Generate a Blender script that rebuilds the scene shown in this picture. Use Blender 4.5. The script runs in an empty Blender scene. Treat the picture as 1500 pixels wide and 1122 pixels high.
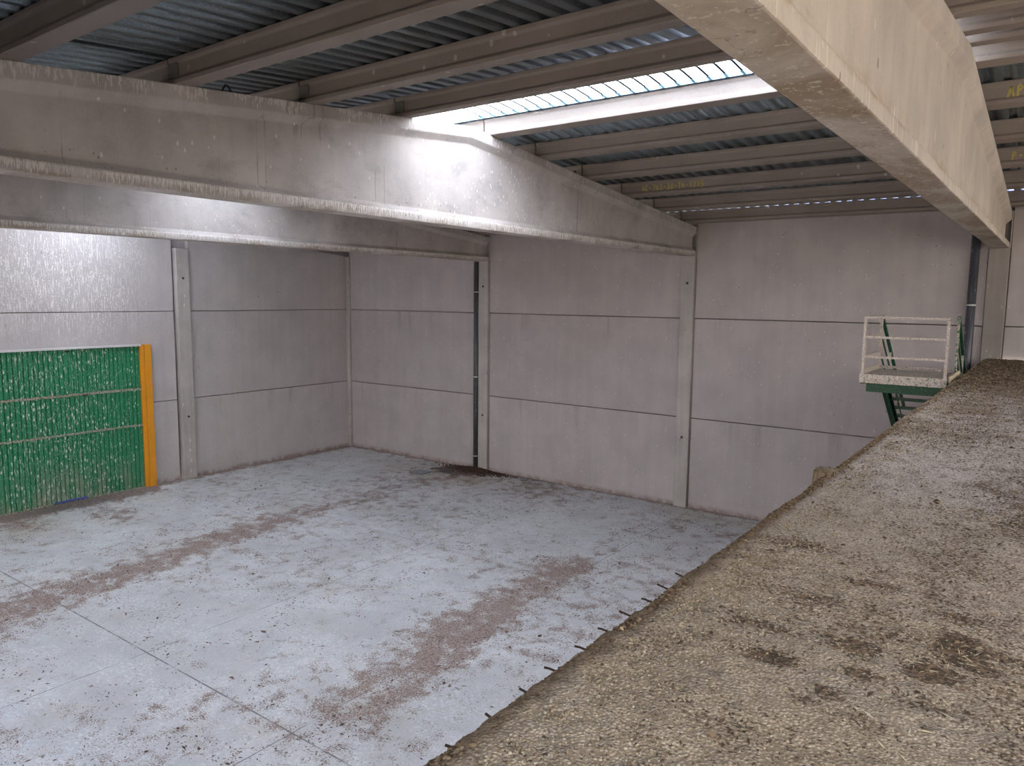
import bpy, bmesh, math, random
import numpy as np
from mathutils import Vector, Matrix

random.seed(7); rng = np.random.default_rng(7)
scn = bpy.context.scene
COL = scn.collection

# ------------------------------------------------------------------ camera
F_PX = 1093.49
YAW, PIT, ROL = 0.6328, 0.1154, 0.0095
CAM = Vector((19.8074, -17.1179, 5.1426))
cd = bpy.data.cameras.new('camera'); cd.sensor_fit = 'HORIZONTAL'; cd.sensor_width = 36.0
cd.lens = F_PX / 1500 * 36.0; cd.clip_start = 0.05; cd.clip_end = 300
cam = bpy.data.objects.new('camera', cd); COL.objects.link(cam)
_cy, _sy, _cp, _sp = math.cos(YAW), math.sin(YAW), math.cos(PIT), math.sin(PIT)
_f = Vector((-_sy*_cp, _cy*_cp, -_sp)); _r = Vector((_cy, _sy, 0)); _u = _r.cross(_f)
_r2 = math.cos(ROL)*_r + math.sin(ROL)*_u; _u2 = -math.sin(ROL)*_r + math.cos(ROL)*_u
M3 = Matrix((_r2, _u2, -_f)).transposed()
cam.matrix_world = Matrix.Translation(CAM) @ M3.to_4x4()
scn.camera = cam

# ------------------------------------------------------------------ world, sun, exposure
w = bpy.data.worlds.new('world'); scn.world = w; w.use_nodes = True
wn = w.node_tree.nodes; wl = w.node_tree.links; wn.clear()
wo = wn.new('ShaderNodeOutputWorld'); bg = wn.new('ShaderNodeBackground')
tc = wn.new('ShaderNodeTexCoord'); sx = wn.new('ShaderNodeSeparateXYZ'); cr = wn.new('ShaderNodeValToRGB')
wl.new(tc.outputs['Generated'], sx.inputs[0]); wl.new(sx.outputs['Z'], cr.inputs[0])
cr.color_ramp.elements[0].position = 0.0; cr.color_ramp.elements[0].color = (0.60, 0.53, 0.46, 1)
cr.color_ramp.elements[1].position = 0.75; cr.color_ramp.elements[1].color = (0.40, 0.52, 0.78, 1)
e = cr.color_ramp.elements.new(0.20); e.color = (1.0, 0.97, 0.93, 1)
mr = wn.new('ShaderNodeMapRange'); mr.interpolation_type = 'SMOOTHSTEP'; mr.inputs[1].default_value = .55; mr.inputs[2].default_value = .9
mxw = wn.new('ShaderNodeMix'); mxw.data_type = 'RGBA'; mxw.inputs[7].default_value = (.035, .11, .62, 1)
wl.new(sx.outputs['Y'], mr.inputs[0]); wl.new(mr.outputs[0], mxw.inputs[0]); wl.new(cr.outputs[0], mxw.inputs[6])
wl.new(mxw.outputs[2], bg.inputs[0]); bg.inputs[1].default_value = 1.45
wl.new(bg.outputs[0], wo.inputs[0])
sd = bpy.data.lights.new('sun', 'SUN'); sd.energy = 24.0; sd.angle = math.radians(0.6); sd.color = (1.0, 0.96, 0.90)
so = bpy.data.objects.new('sun', sd); COL.objects.link(so)
so.rotation_euler = Vector((0.42, -0.50, -1.0)).to_track_quat('-Z', 'Y').to_euler()
scn.view_settings.view_transform = 'Standard'; scn.view_settings.look = 'None'
scn.view_settings.gamma = 1; scn.view_settings.use_curve_mapping = False
scn.view_settings.exposure = 1.6

# ------------------------------------------------------------------ helpers
def vnoise(x, y, z=None, seed=0):
    """smooth lattice noise in 0..1 for numpy arrays"""
    x = np.asarray(x, float); y = np.asarray(y, float); z = np.zeros_like(x) if z is None else np.asarray(z, float)
    xi, yi, zi = np.floor(x).astype(np.int64), np.floor(y).astype(np.int64), np.floor(z).astype(np.int64)
    def s(t): return t*t*(3-2*t)
    fx, fy, fz = s(x-xi), s(y-yi), s(z-zi)
    def h(a, b, c):
        n = (a*374761393 + b*668265263 + c*2147483647 + seed*1274126177) & 0xffffffff
        n = ((n ^ (n >> 13)) * 1274126177) & 0xffffffff
        n = n ^ (n >> 16)
        return (n & 0xffff) / 65535.0
    r = 0
    for dz in (0, 1):
        wz = fz if dz else 1-fz
        for dy in (0, 1):
            wy = fy if dy else 1-fy
            for dx in (0, 1):
                wx = fx if dx else 1-fx
                r = r + wx*wy*wz*h(xi+dx, yi+dy, zi+dz)
    return r
def fbm(x, y, o=4, seed=0):
    r = 0; a = 0.5; t = 0
    for k in range(o):
        r = r + a*vnoise(x*2**k+17*k, y*2**k-9*k, None, seed+k); t += a; a *= 0.5
    return r/t

def link(name, me, mat=None, parent=None):
    o = bpy.data.objects.new(name, me); COL.objects.link(o)
    if mat is not None and len(me.materials) == 0: me.materials.append(mat)
    if parent is not None: o.parent = parent
    return o
def obj(name, bm, mat, parent=None, smooth=False):
    me = bpy.data.meshes.new(name); bmesh.ops.recalc_face_normals(bm, faces=bm.faces[:])
    bm.to_mesh(me); bm.free()
    if smooth:
        for p in me.polygons: p.use_smooth = True
    return link(name, me, mat, parent)
def empty(name, loc=(0, 0, 0)):
    o = bpy.data.objects.new(name, None); COL.objects.link(o); o.location = loc; o.empty_display_size = 0.2
    return o
def tag(o, label=None, cat=None, group=None, kind=None):
    if label: o['label'] = label
    if cat: o['category'] = cat
    if group: o['group'] = group
    if kind: o['kind'] = kind
    return o
def bx(bm, x0, x1, y0, y1, z0, z1, bev=0.0):
    n = bmesh.new()
    r = bmesh.ops.create_cube(n, size=1.0)
    for v in r['verts']:
        v.co = Vector((x0+(v.co.x+.5)*(x1-x0), y0+(v.co.y+.5)*(y1-y0), z0+(v.co.z+.5)*(z1-z0)))
    if bev > 0: bmesh.ops.bevel(n, geom=n.edges[:], offset=bev, segments=2, profile=.5, affect='EDGES')
    t = bpy.data.meshes.new('tmp'); n.to_mesh(t); n.free(); bm.from_mesh(t); bpy.data.meshes.remove(t)
    return bm
def box(*a, **k): return bx(bmesh.new(), *a, **k)
def bar(bm, a, b, hw, hh=None, up=(0, 0, 1)):
    """rectangular bar from a to b"""
    a = Vector(a); b = Vector(b); d = (b-a).normalized(); up = Vector(up)
    if abs(d.dot(up)) > .98: up = Vector((0, 1, 0))
    s = d.cross(up).normalized(); t = s.cross(d); hh = hw if hh is None else hh
    v = []
    for p in (a, b):
        for i, j in ((-1, -1), (1, -1), (1, 1), (-1, 1)): v.append(bm.verts.new(p+s*hw*i+t*hh*j))
    for f in ((3, 2, 1, 0), (4, 5, 6, 7), (0, 1, 5, 4), (1, 2, 6, 5), (2, 3, 7, 6), (3, 0, 4, 7)): bm.faces.new([v[i] for i in f])
    return bm
def tube(bm, pts, r, n=10, cap=True):
    pts = [Vector(p) for p in pts]; rings = []
    prev = None
    for i, p in enumerate(pts):
        d = (pts[min(i+1, len(pts)-1)]-pts[max(i-1, 0)]).normalized()
        if prev is None:
            ref = Vector((0, 0, 1)) if abs(d.z) < .9 else Vector((1, 0, 0))
            s = d.cross(ref).normalized()
        else: s = (prev - d*prev.dot(d)).normalized()
        prev = s; t = d.cross(s)
        rr = r[i] if isinstance(r, (list, tuple)) else r
        rings.append([bm.verts.new(p+(s*math.cos(q*2*math.pi/n)+t*math.sin(q*2*math.pi/n))*rr) for q in range(n)])
    for i in range(len(rings)-1):
        for q in range(n): bm.faces.new((rings[i][q], rings[i][(q+1) % n], rings[i+1][(q+1) % n], rings[i+1][q]))
    if cap: bm.faces.new(rings[0][::-1]); bm.faces.new(rings[-1])
    return bm
def npmesh(name, co, faces, mat, attrs=None, smooth=False, parent=None):
    me = bpy.data.meshes.new(name); co = np.asarray(co, np.float32); fc = np.asarray(faces, np.int32); k = fc.shape[1]
    me.vertices.add(len(co)); me.vertices.foreach_set('co', co.ravel())
    me.loops.add(fc.size); me.loops.foreach_set('vertex_index', fc.ravel())
    me.polygons.add(len(fc)); me.polygons.foreach_set('loop_start', np.arange(0, fc.size, k, dtype=np.int32))
    me.polygons.foreach_set('loop_total', np.full(len(fc), k, np.int32))
    me.update(calc_edges=True); me.validate()
    for an, av in (attrs or {}).items():
        at = me.attributes.new(an, 'FLOAT', 'POINT'); at.data.foreach_set('value', np.asarray(av, np.float32))
    if smooth: me.polygons.foreach_set('use_smooth', np.ones(len(fc), bool))
    return link(name, me, mat, parent)

# ------------------------------------------------------------------ material kit
class NT:
    def __init__(s, name):
        s.m = bpy.data.materials.new(name); s.m.use_nodes = True; s.t = s.m.node_tree; s.n = s.t.nodes; s.n.clear()
        s.out = s.n.new('ShaderNodeOutputMaterial')
    def L(s, a, b): s.t.links.new(a, b)
    def put(s, sock, v):
        if isinstance(v, bpy.types.NodeSocket): s.L(v, sock)
        elif isinstance(v, tuple) and len(v) == 3 and sock.type == 'RGBA': sock.default_value = (*v, 1)
        else: sock.default_value = v
    def pos(s, scale=(1, 1, 1), off=(0, 0, 0)):
        """position in the world frame of the mesh (all meshes here are modelled at their real place)"""
        g = s.n.new('ShaderNodeNewGeometry'); m = s.n.new('ShaderNodeMapping'); s.L(g.outputs['Position'], m.inputs[0])
        m.inputs['Scale'].default_value = scale; m.inputs['Location'].default_value = off
        return m.outputs[0]
    def xyz(s, v=None):
        q = s.n.new('ShaderNodeSeparateXYZ'); s.L(v if v is not None else s.pos(), q.inputs[0]); return q.outputs
    def noise(s, v, scale=1.0, detail=4, rough=.55, dist=0.0):
        q = s.n.new('ShaderNodeTexNoise'); s.L(v, q.inputs['Vector']); q.inputs['Scale'].default_value = scale
        q.inputs['Detail'].default_value = detail; q.inputs['Roughness'].default_value = rough; q.inputs['Distortion'].default_value = dist
        return q.outputs['Fac']
    def vor(s, v, scale=1.0, feat='F1', out='Distance', rnd=1.0):
        q = s.n.new('ShaderNodeTexVoronoi'); q.feature = feat; s.L(v, q.inputs['Vector']); q.inputs['Scale'].default_value = scale
        q.inputs['Randomness'].default_value = rnd
        return q.outputs[out]
    def math(s, op, a, b=0.0, clamp=False):
        q = s.n.new('ShaderNodeMath'); q.operation = op; q.use_clamp = clamp; s.put(q.inputs[0], a); s.put(q.inputs[1], b); return q.outputs[0]
    def ss(s, x, a, b, lo=0.0, hi=1.0):
        q = s.n.new('ShaderNodeMapRange'); q.interpolation_type = 'SMOOTHSTEP'; s.put(q.inputs[0], x)
        s.put(q.inputs[1], a); s.put(q.inputs[2], b); q.inputs[3].default_value = lo; q.inputs[4].default_value = hi; return q.outputs[0]
    def lin(s, x, a, b, lo=0.0, hi=1.0):
        q = s.n.new('ShaderNodeMapRange'); s.put(q.inputs[0], x)
        s.put(q.inputs[1], a); s.put(q.inputs[2], b); q.inputs[3].default_value = lo; q.inputs[4].default_value = hi; return q.outputs[0]
    def mix(s, fac, a, b, mode='MIX'):
        q = s.n.new('ShaderNodeMix'); q.data_type = 'RGBA'; q.blend_type = mode; s.put(q.inputs[0], fac); s.put(q.inputs[6], a); s.put(q.inputs[7], b); return q.outputs[2]
    def attr(s, name, typ='GEOMETRY', out='Fac'):
        q = s.n.new('ShaderNodeAttribute'); q.attribute_name = name; q.attribute_type = typ; return q.outputs[out]
    def bump(s, h, strength=.3, dist=.01):
        q = s.n.new('ShaderNodeBump'); s.put(q.inputs['Height'], h); q.inputs['Strength'].default_value = strength; q.inputs['Distance'].default_value = dist; return q.outputs[0]
    def bsdf(s, col, rough=.85, metal=0.0, normal=None, spec=.3):
        q = s.n.new('ShaderNodeBsdfPrincipled'); s.put(q.inputs['Base Color'], col); s.put(q.inputs['Roughness'], rough); s.put(q.inputs['Metallic'], metal)
        q.inputs['Specular IOR Level'].default_value = spec
        if normal is not None: s.L(normal, q.inputs['Normal'])
        s.L(q.outputs[0], s.out.inputs[0]); return s.m

def concrete_base(N, base, var=.16, streak=.12, axis_scale=(7, 7, .35)):
    """cast concrete: cloudy tone, vertical runs, pores; returns colour, bump height"""
    p = N.pos()
    cloud = N.noise(p, 1.1, 5, .6)
    fine = N.noise(p, 38, 3, .6)
    run = N.noise(N.pos(axis_scale), 1.0, 4, .6)
    c = N.mix(N.ss(cloud, .3, .72), tuple(b*(1-var) for b in base), tuple(min(1, b*(1+var*.6)) for b in base))
    c = N.mix(N.ss(run, .35, .7, 0, streak), c, tuple(b*.55 for b in base))
    c = N.mix(N.ss(fine, .3, .75, .0, .22), c, tuple(b*1.25 for b in base))
    pore = N.vor(p, 11)
    pm = N.math('MULTIPLY', N.ss(pore, .035, .06, 1, 0), N.ss(N.noise(p, 2.3, 2), .45, .6))
    c = N.mix(N.math('MULTIPLY', pm, .55), c, tuple(b*.35 for b in base))
    return c, N.math('ADD', fine, N.math('MULTIPLY', pm, -.8))

WHITE = (.74, .71, .66)
def spots(N, scale, size, dens, seed, zs=.6):
    """white droppings: small splashes drawn out downwards"""
    v = N.pos((scale, scale, scale*zs), (seed, seed*1.7, seed*.3))
    d = N.vor(v, 1.0); rnd = N.vor(v, 1.0, out='Color')
    q = N.n.new('ShaderNodeSeparateXYZ'); N.L(rnd, q.inputs[0])
    sz = N.math('MULTIPLY', q.outputs[0], size)
    return N.math('MULTIPLY', N.math('LESS_THAN', d, sz), N.math('LESS_THAN', q.outputs[1], dens))
def runs(N, scale, seed, thr=.56, zlen=1.0):
    """vertical white runs"""
    v = N.noise(N.pos((scale, scale, zlen), (seed, seed, 0)), 1.0, 3, .7)
    return N.ss(v, thr, thr+.05)

def mat_panel(name, base, left=False):
    N = NT(name)
    c, h = concrete_base(N, base, .10, .14, (5, 5, .22))
    z_ = N.xyz()[2]
    t = N.attr('tint', 'OBJECT')
    c = N.mix(N.math('MULTIPLY', t, .5), c, (.30, .27, .268))
    if left:
        x, y, z = N.xyz()
        zone = N.math('MULTIPLY', N.ss(N.math('ABSOLUTE', N.math('ADD', y, 8.9)), .6, 2.6, 1, 0), N.ss(z, 3.6, 5.0))
        s1 = N.math('MULTIPLY', runs(N, 42, 3, .55, 3.2), zone)
        c = N.mix(N.math('MULTIPLY', s1, .85), c, WHITE)
        zone = N.math('MULTIPLY', zone, N.ss(N.noise(N.pos((1, 1, .7)), 1.7, 4, .65), .36, .60, .12, 1))
        s2 = N.math('MULTIPLY', N.math('MAXIMUM', spots(N, 30, .36, .5, 2.2, .4), spots(N, 52, .4, .5, 4.4, .5)), N.ss(zone, .0, .6, .08, 1))
        c = N.mix(N.math('MULTIPLY', s2, .85), c, WHITE)
    s = N.math('MAXIMUM', spots(N, 6, .13, .16, 1.3, .5), spots(N, 13, .2, .12, 5.3, .7))
    c = N.mix(N.math('MULTIPLY', s, .4), c, WHITE)
    for zj in (2.236, 4.659):
        dz = N.math('SUBTRACT', zj, z_)
        seep = N.math('MULTIPLY', N.math('MULTIPLY', N.ss(dz, .0, .02), N.ss(dz, .9, .05, 0, 1)), N.ss(N.noise(N.pos((3.5, 3.5, .08), (zj, zj, 0)), 1.0, 3, .6), .55, .75))
        c = N.mix(N.math('MULTIPLY', seep, .38), c, (.17, .145, .135))
    d = N.math('MAXIMUM', spots(N, 7, .14, .14, 9.1, .5), N.math('MULTIPLY', spots(N, 18, .2, .12, 4.7, .6), N.ss(N.noise(N.pos(), .9, 3), .52, .6)))
    c = N.mix(N.math('MULTIPLY', d, .6), c, (.07, .06, .055))
    x, y, z = N.xyz()
    foot = N.math('MULTIPLY', N.ss(z, .0, .16, 1, 0), N.ss(N.noise(N.pos(), 6, 4), .35, .6, .2, 1))
    c = N.mix(N.math('MULTIPLY', foot, .7), c, (.16, .10, .075))
    return N.bsdf(c, .9, 0, N.bump(h, .18, .004), .2)
M_PANEL = mat_panel('panel_concrete', (.42, .375, .362))
M_PANEL_L = mat_panel('panel_concrete_splashed', (.47, .43, .42), True)

def mat_column(name='column_concrete', base=(.41, .375, .352)):
    N = NT(name)
    c, h = concrete_base(N, base, .16, .2, (9, 9, .5))
    s = N.math('MAXIMUM', spots(N, 7, .2, .3, 4.4, .4), spots(N, 16, .2, .1, 6.1, .6))
    c = N.mix(N.math('MULTIPLY', s, .45), c, WHITE)
    d = spots(N, 8, .2, .2, 3.3, .5); c = N.mix(N.math('MULTIPLY', d, .55), c, (.07, .06, .055))
    return N.bsdf(c, .9, 0, N.bump(h, .2, .004), .2)
M_COLUMN = mat_column(); M_COLUMN_D = mat_column('column_concrete_stained', (.29, .25, .228))

def drips(N, depth, scale, seed, L):
    """runs of droppings hanging from an edge: each has a length of its own"""
    wob = N.pos((scale, scale, 9), (seed, seed, 0))
    a = N.noise(wob, 1.0, 2, .6); l = N.noise(N.pos((scale*1.15, scale*1.15, 0), (seed+7, seed, 0)), 1.0, 3, .7)
    ln = N.lin(l, .36, .64, 0.0, L)
    return N.math('MULTIPLY', N.ss(a, .47, .53), N.ss(N.math('SUBTRACT', ln, depth), -.004, .008))
def mat_beam(name, base, drip, stain):
    N = NT(name)
    c, h = concrete_base(N, base, .20, .16, (5, 5, .5))
    x, y, z = N.xyz()
    # top of the beam at this y, to place the marks on its top flange
    top = N.math('SUBTRACT', 7.6, N.math('MULTIPLY', N.math('ABSOLUTE', N.math('ADD', y, 8.4)), .0929))
    under = N.math('SUBTRACT', top, z)
    c = N.mix(N.ss(N.noise(N.pos((1.5, 1.5, 2.5), (0, 4, 1)), 1.0, 5, .65, .3), .50, .72, 0, .5), c, tuple(b*.58 for b in base))
    vl = N.math('MULTIPLY', N.ss(N.math('ABSOLUTE', N.math('SUBTRACT', N.noise(N.pos((1, 1.7, .02), (0, 2, 0)), 1.0, 3), .5)), 0, .006, 1, 0), N.ss(N.noise(N.pos((1, .8, 1.5)), 1.0, 2), .45, .6))
    c = N.mix(N.math('MULTIPLY', vl, .45), c, (.12, .10, .09))
    # weathering below the splayed lower flange
    brown = N.math('MULTIPLY', N.ss(z, 6.17, 6.42, 1, 0), N.ss(N.noise(N.pos((1.5, 1.5, 6)), 1.0, 5, .6), .40, .66))
    c = N.mix(N.math('MULTIPLY', brown, stain), c, (.23, .165, .10))
    spk = N.math('MAXIMUM', spots(N, 20, .2, .35, 8.8, .8), spots(N, 38, .25, .3, 3.8, .9))
    c = N.mix(N.math('MULTIPLY', spk, N.ss(z, 6.6, 6.25, 0.1, .75)), c, (.07, .05, .04))
    # droppings running down both flanges
    low = N.ss(z, 6.255, 6.268, 1, 0)
    gate = N.ss(N.noise(N.pos((0, .9, 0)), 1.0, 3), .30, .48)
    r1 = N.math('MULTIPLY', N.math('MULTIPLY', N.math('MAXIMUM', drips(N, N.math('SUBTRACT', 6.262, z), 44, 2.2, .14), drips(N, N.math('SUBTRACT', 6.262, z), 85, 5.2, .10)), low), N.ss(gate, 0, 1, .35, 1))
    up = N.math('MULTIPLY', N.ss(under, .005, .02), N.ss(under, .11, .2, 1, 0))
    r2 = N.math('MULTIPLY', N.math('MULTIPLY', drips(N, under, 36, 7.7, .17), N.ss(under, .22, .17)), N.ss(N.noise(N.pos((0, 1.6, 0), (0, 3.3, 0)), 1.0, 2), .42, .5))
    c = N.mix(N.math('MULTIPLY', N.math('MAXIMUM', r1, r2), drip), c, (.70, .66, .61))
    ap = N.ss(N.math('ABSOLUTE', N.math('ADD', y, 8.1)), .3, 2.4, .75, .12)
    q = N.math('LESS_THAN', N.noise(N.pos((.6, .6, .3)), 1.0, 1), ap)
    s = N.math('MAXIMUM', spots(N, 12, .2, .28, 1.9, .45), N.math('MULTIPLY', spots(N, 21, .3, .5, 6.9, .4), N.ss(ap, .3, .6)))
    c = N.mix(N.math('MULTIPLY', s, .75*drip), c, (.78, .75, .70))
    return N.bsdf(c, .85, 0, N.bump(h, .2, .004), .25)
M_BEAM = mat_beam('beam_concrete', (.50, .455, .425), .9, .6)
def mat_beam_near():
    N = NT('beam_concrete_stained')
    base = (.50, .435, .365)
    c, h = concrete_base(N, base, .18, .25, (4, 4, .45))
    x, y, z = N.xyz()
    sof = N.ss(z, 6.155, 6.149)
    # soffit: brown tide marks and cracks running across
    n = N.noise(N.pos((1.0, .55, 0)), 1.0, 7, .62, 1.2)
    c = N.mix(N.math('MULTIPLY', sof, N.ss(n, .38, .60, 0, .8)), c, (.26, .19, .125))
    crk = N.noise(N.pos((1.2, 1.1, 0), (2, 4, 0)), 1.0, 5, .6, .4)
    line = N.ss(N.math('ABSOLUTE', N.math('SUBTRACT', crk, .5)), .0, .006, 1, 0)
    c = N.mix(N.math('MULTIPLY', N.math('MULTIPLY', sof, line), .5), c, (.12, .085, .06))
    brown = N.math('MULTIPLY', N.math('MULTIPLY', N.ss(z, 6.22, 6.5, 1, 0), N.ss(z, 6.20, 6.26)), N.ss(N.noise(N.pos((3, 2.0, 5)), 1.0, 5, .65), .42, .66))
    c = N.mix(N.math('MULTIPLY', brown, .8), c, (.30, .20, .10))
    r = N.math('MULTIPLY', runs(N, 22, 5.5, .58, 1.2), N.ss(z, 6.7, 6.2, 0, 1))
    c = N.mix(N.math('MULTIPLY', r, .55), c, (.66, .60, .48))
    s = spots(N, 7, .18, .3, 1.1, .35); c = N.mix(N.math('MULTIPLY', s, .5), c, (.72, .68, .60))
    d = spots(N, 9, .15, .25, 3.7, .5); c = N.mix(N.math('MULTIPLY', d, .6), c, (.10, .07, .05))
    return N.bsdf(c, .85, 0, N.bump(h, .25, .004), .25)
M_BEAM_NEAR = mat_beam_near()

def mat_purlin():
    N = NT('purlin_concrete')
    c, h = concrete_base(N, (.27, .228, .20), .12, .06, (.6, 5, 5))
    s = spots(N, 7, .2, .25, 2.7, .7); c = N.mix(N.math('MULTIPLY', s, .45), c, (.6, .56, .5))
    return N.bsdf(c, .85, 0, N.bump(h, .12, .003), .25)
M_PURLIN = mat_purlin()

def mat_sheet():
    N = NT('galvanised_sheet')
    p = N.pos()
    n = N.noise(p, 60, 2, .6); m = N.noise(N.pos((1.2, .3, 1)), 1.0, 4, .6)
    c = N.mix(N.ss(n, .3, .7), (.155, .18, .195), (.27, .31, .33))
    c = N.mix(N.ss(m, .45, .7, 0, .45), c, (.18, .215, .235))
    return N.bsdf(c, N.lin(n, 0, 1, .28, .44), .8, N.bump(n, .05, .002), .5)
M_SHEET = mat_sheet()

def mat_skylight(name, col, tr, lines=False):
    N = NT(name)
    if lines:
        x, y, z = N.xyz(); ph = N.math('FLOORED_MODULO', N.math('SUBTRACT', x, .03), .21)
        ln = N.math('MULTIPLY', N.ss(ph, .088, .10), N.ss(ph, .125, .14, 1, 0))
        col = N.mix(ln, col, (.035, .044, .050))  # darker rib lines painted in, since the overbright sheet washes the ribs out
    a = N.n.new('ShaderNodeBsdfTranslucent'); N.put(a.inputs[0], col)
    b = N.n.new('ShaderNodeBsdfDiffuse'); N.put(b.inputs[0], col)
    m = N.n.new('ShaderNodeMixShader'); m.inputs[0].default_value = tr; N.L(b.outputs[0], m.inputs[1]); N.L(a.outputs[0], m.inputs[2])
    N.L(m.outputs[0], N.out.inputs[0]); return N.m
M_SKY = mat_skylight('translucent_sheet', (.875, .92, 1.0), .84, True)
M_SKYB = mat_skylight('translucent_blue_strip', (.40, .52, .58), .95)

def mat_floor():
    N = NT('floor_concrete')
    p = N.pos()
    cl = N.noise(p, .55, 5, .6); fi = N.noise(p, 30, 3, .6); md = N.noise(p, 4.0, 4, .6)
    c = N.mix(N.ss(cl, .3, .7), (.46, .455, .455), (.58, .575, .575))
    c = N.mix(N.ss(md, .35, .75, 0, .45), c, (.38, .385, .41))
    c = N.mix(N.ss(fi, .45, .75, 0, .35), c, (.66, .66, .66))
    wh = N.math('MULTIPLY', N.ss(N.noise(p, 20, 3, .7), .52, .60), N.ss(N.noise(p, 1.1, 4, .6), .38, .6, .15, 1))
    c = N.mix(N.math('MULTIPLY', wh, .5), c, (.76, .76, .76))
    c = N.mix(N.ss(N.noise(N.pos((1, 1, 1), (9, 3, 0)), .8, 5, .65), .52, .72, 0, .4), c, (.43, .38, .31))
    st = N.attr('stain'); c = N.mix(N.math('MULTIPLY', st, .75), c, (.33, .27, .19))
    # saw cut joints
    x, y, z = N.xyz()
    def cut(a, at, wd): return N.ss(N.math('ABSOLUTE', N.math('SUBTRACT', a, at)), wd*.4, wd, 1, 0)
    j = N.math('MAXIMUM', cut(y, -11.96, .016), cut(x, 9.55, .010))
    j = N.math('MAXIMUM', j, cut(x, 12.85, .010)); j = N.math('MAXIMUM', j, cut(y, -6.0, .008)); j = N.math('MAXIMUM', j, cut(x, 3.4, .008))
    c = N.mix(N.math('MULTIPLY', j, N.ss(N.noise(p, 2, 3), .35, .55, .25, .85)), c, (.10, .09, .09))
    # litter
    d = N.attr('dirt')
    clump = N.noise(p, 3.2, 5, .65, .3); g = N.noise(N.pos((34, 52, 1)), 1.0, 3, .7)
    v = N.math('ADD', d, N.math('MULTIPLY', N.math('SUBTRACT', clump, .5), 2.6))
    thr = N.math('SUBTRACT', .75, N.math('MULTIPLY', v, .36))
    mk = N.ss(N.math('SUBTRACT', g, thr), -.015, .02)
    hue = N.noise(p, 22, 3, .7)
    dc = N.mix(N.ss(hue, .35, .65), (.135, .085, .068), (.32, .215, .175))
    dc = N.mix(N.ss(N.noise(p, 75, 2), .56, .66), dc, (.55, .50, .46))
    dk = N.attr('dark'); dc = N.mix(N.math('MULTIPLY', dk, .85), dc, (.030, .020, .016))
    c = N.mix(N.math('MULTIPLY', mk, .9), c, dc)
    h = N.math('ADD', N.math('MULTIPLY', mk, .6), N.math('MULTIPLY', fi, .3))
    return N.bsdf(c, N.math('ADD', N.math('MULTIPLY', mk, .35), .55), 0, N.bump(h, .35, .012), .35)
M_FLOOR = mat_floor()

def mat_platform():
    N = NT('platform_gravel_concrete')
    p = N.pos()
    x, y, z = N.xyz()
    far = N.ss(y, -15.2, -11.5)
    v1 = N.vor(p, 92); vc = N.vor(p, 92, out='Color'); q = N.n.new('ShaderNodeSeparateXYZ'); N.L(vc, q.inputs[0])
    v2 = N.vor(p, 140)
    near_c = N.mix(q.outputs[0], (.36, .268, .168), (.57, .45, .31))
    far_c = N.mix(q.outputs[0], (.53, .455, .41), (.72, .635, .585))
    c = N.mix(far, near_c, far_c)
    cl = N.noise(p, 1.6, 5, .6)
    c = N.mix(N.ss(cl, .35, .7, 0, .5), c, (.48, .41, .33))
    c = N.mix(N.ss(v1, .40, .66, 0, .5), c, (.19, .14, .09))
    c = N.mix(N.ss(N.noise(p, 7, 5, .65), .52, .70, 0, .55), c, (.22, .165, .11))
    c = N.mix(N.ss(N.noise(p, 150, 2), .60, .72, 0, .5), c, (.58, .51, .40))
    rim = N.attr('rim'); c = N.mix(N.math('MULTIPLY', rim, N.ss(N.noise(p, 24, 3), .3, .6, .55, .95)), c, (.17, .118, .07))
    # litter and dung
    d = N.attr('dirt')
    g = N.noise(N.pos((70, 70, 20)), 1.0, 3, .65); clump = N.noise(p, 5.0, 5, .65, .4)
    v = N.math('ADD', d, N.math('MULTIPLY', N.math('SUBTRACT', clump, .5), 1.0))
    mk = N.ss(N.math('SUBTRACT', g, N.math('SUBTRACT', .74, N.math('MULTIPLY', v, .45))), -.03, .04)
    dc = N.mix(N.ss(N.noise(p, 45, 2), .4, .62), (.060, .040, .024), (.20, .125, .075))
    c = N.mix(N.math('MULTIPLY', mk, .88), c, dc)
    h = N.math('ADD', N.math('MULTIPLY', N.ss(v1, 0, .7, 1, 0), .8), N.math('MULTIPLY', N.noise(p, 90, 3), .5))
    h = N.math('ADD', h, N.math('MULTIPLY', mk, .5))
    return N.bsdf(c, .92, 0, N.bump(h, .7, .007), .2)
M_PLAT = mat_platform()

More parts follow.
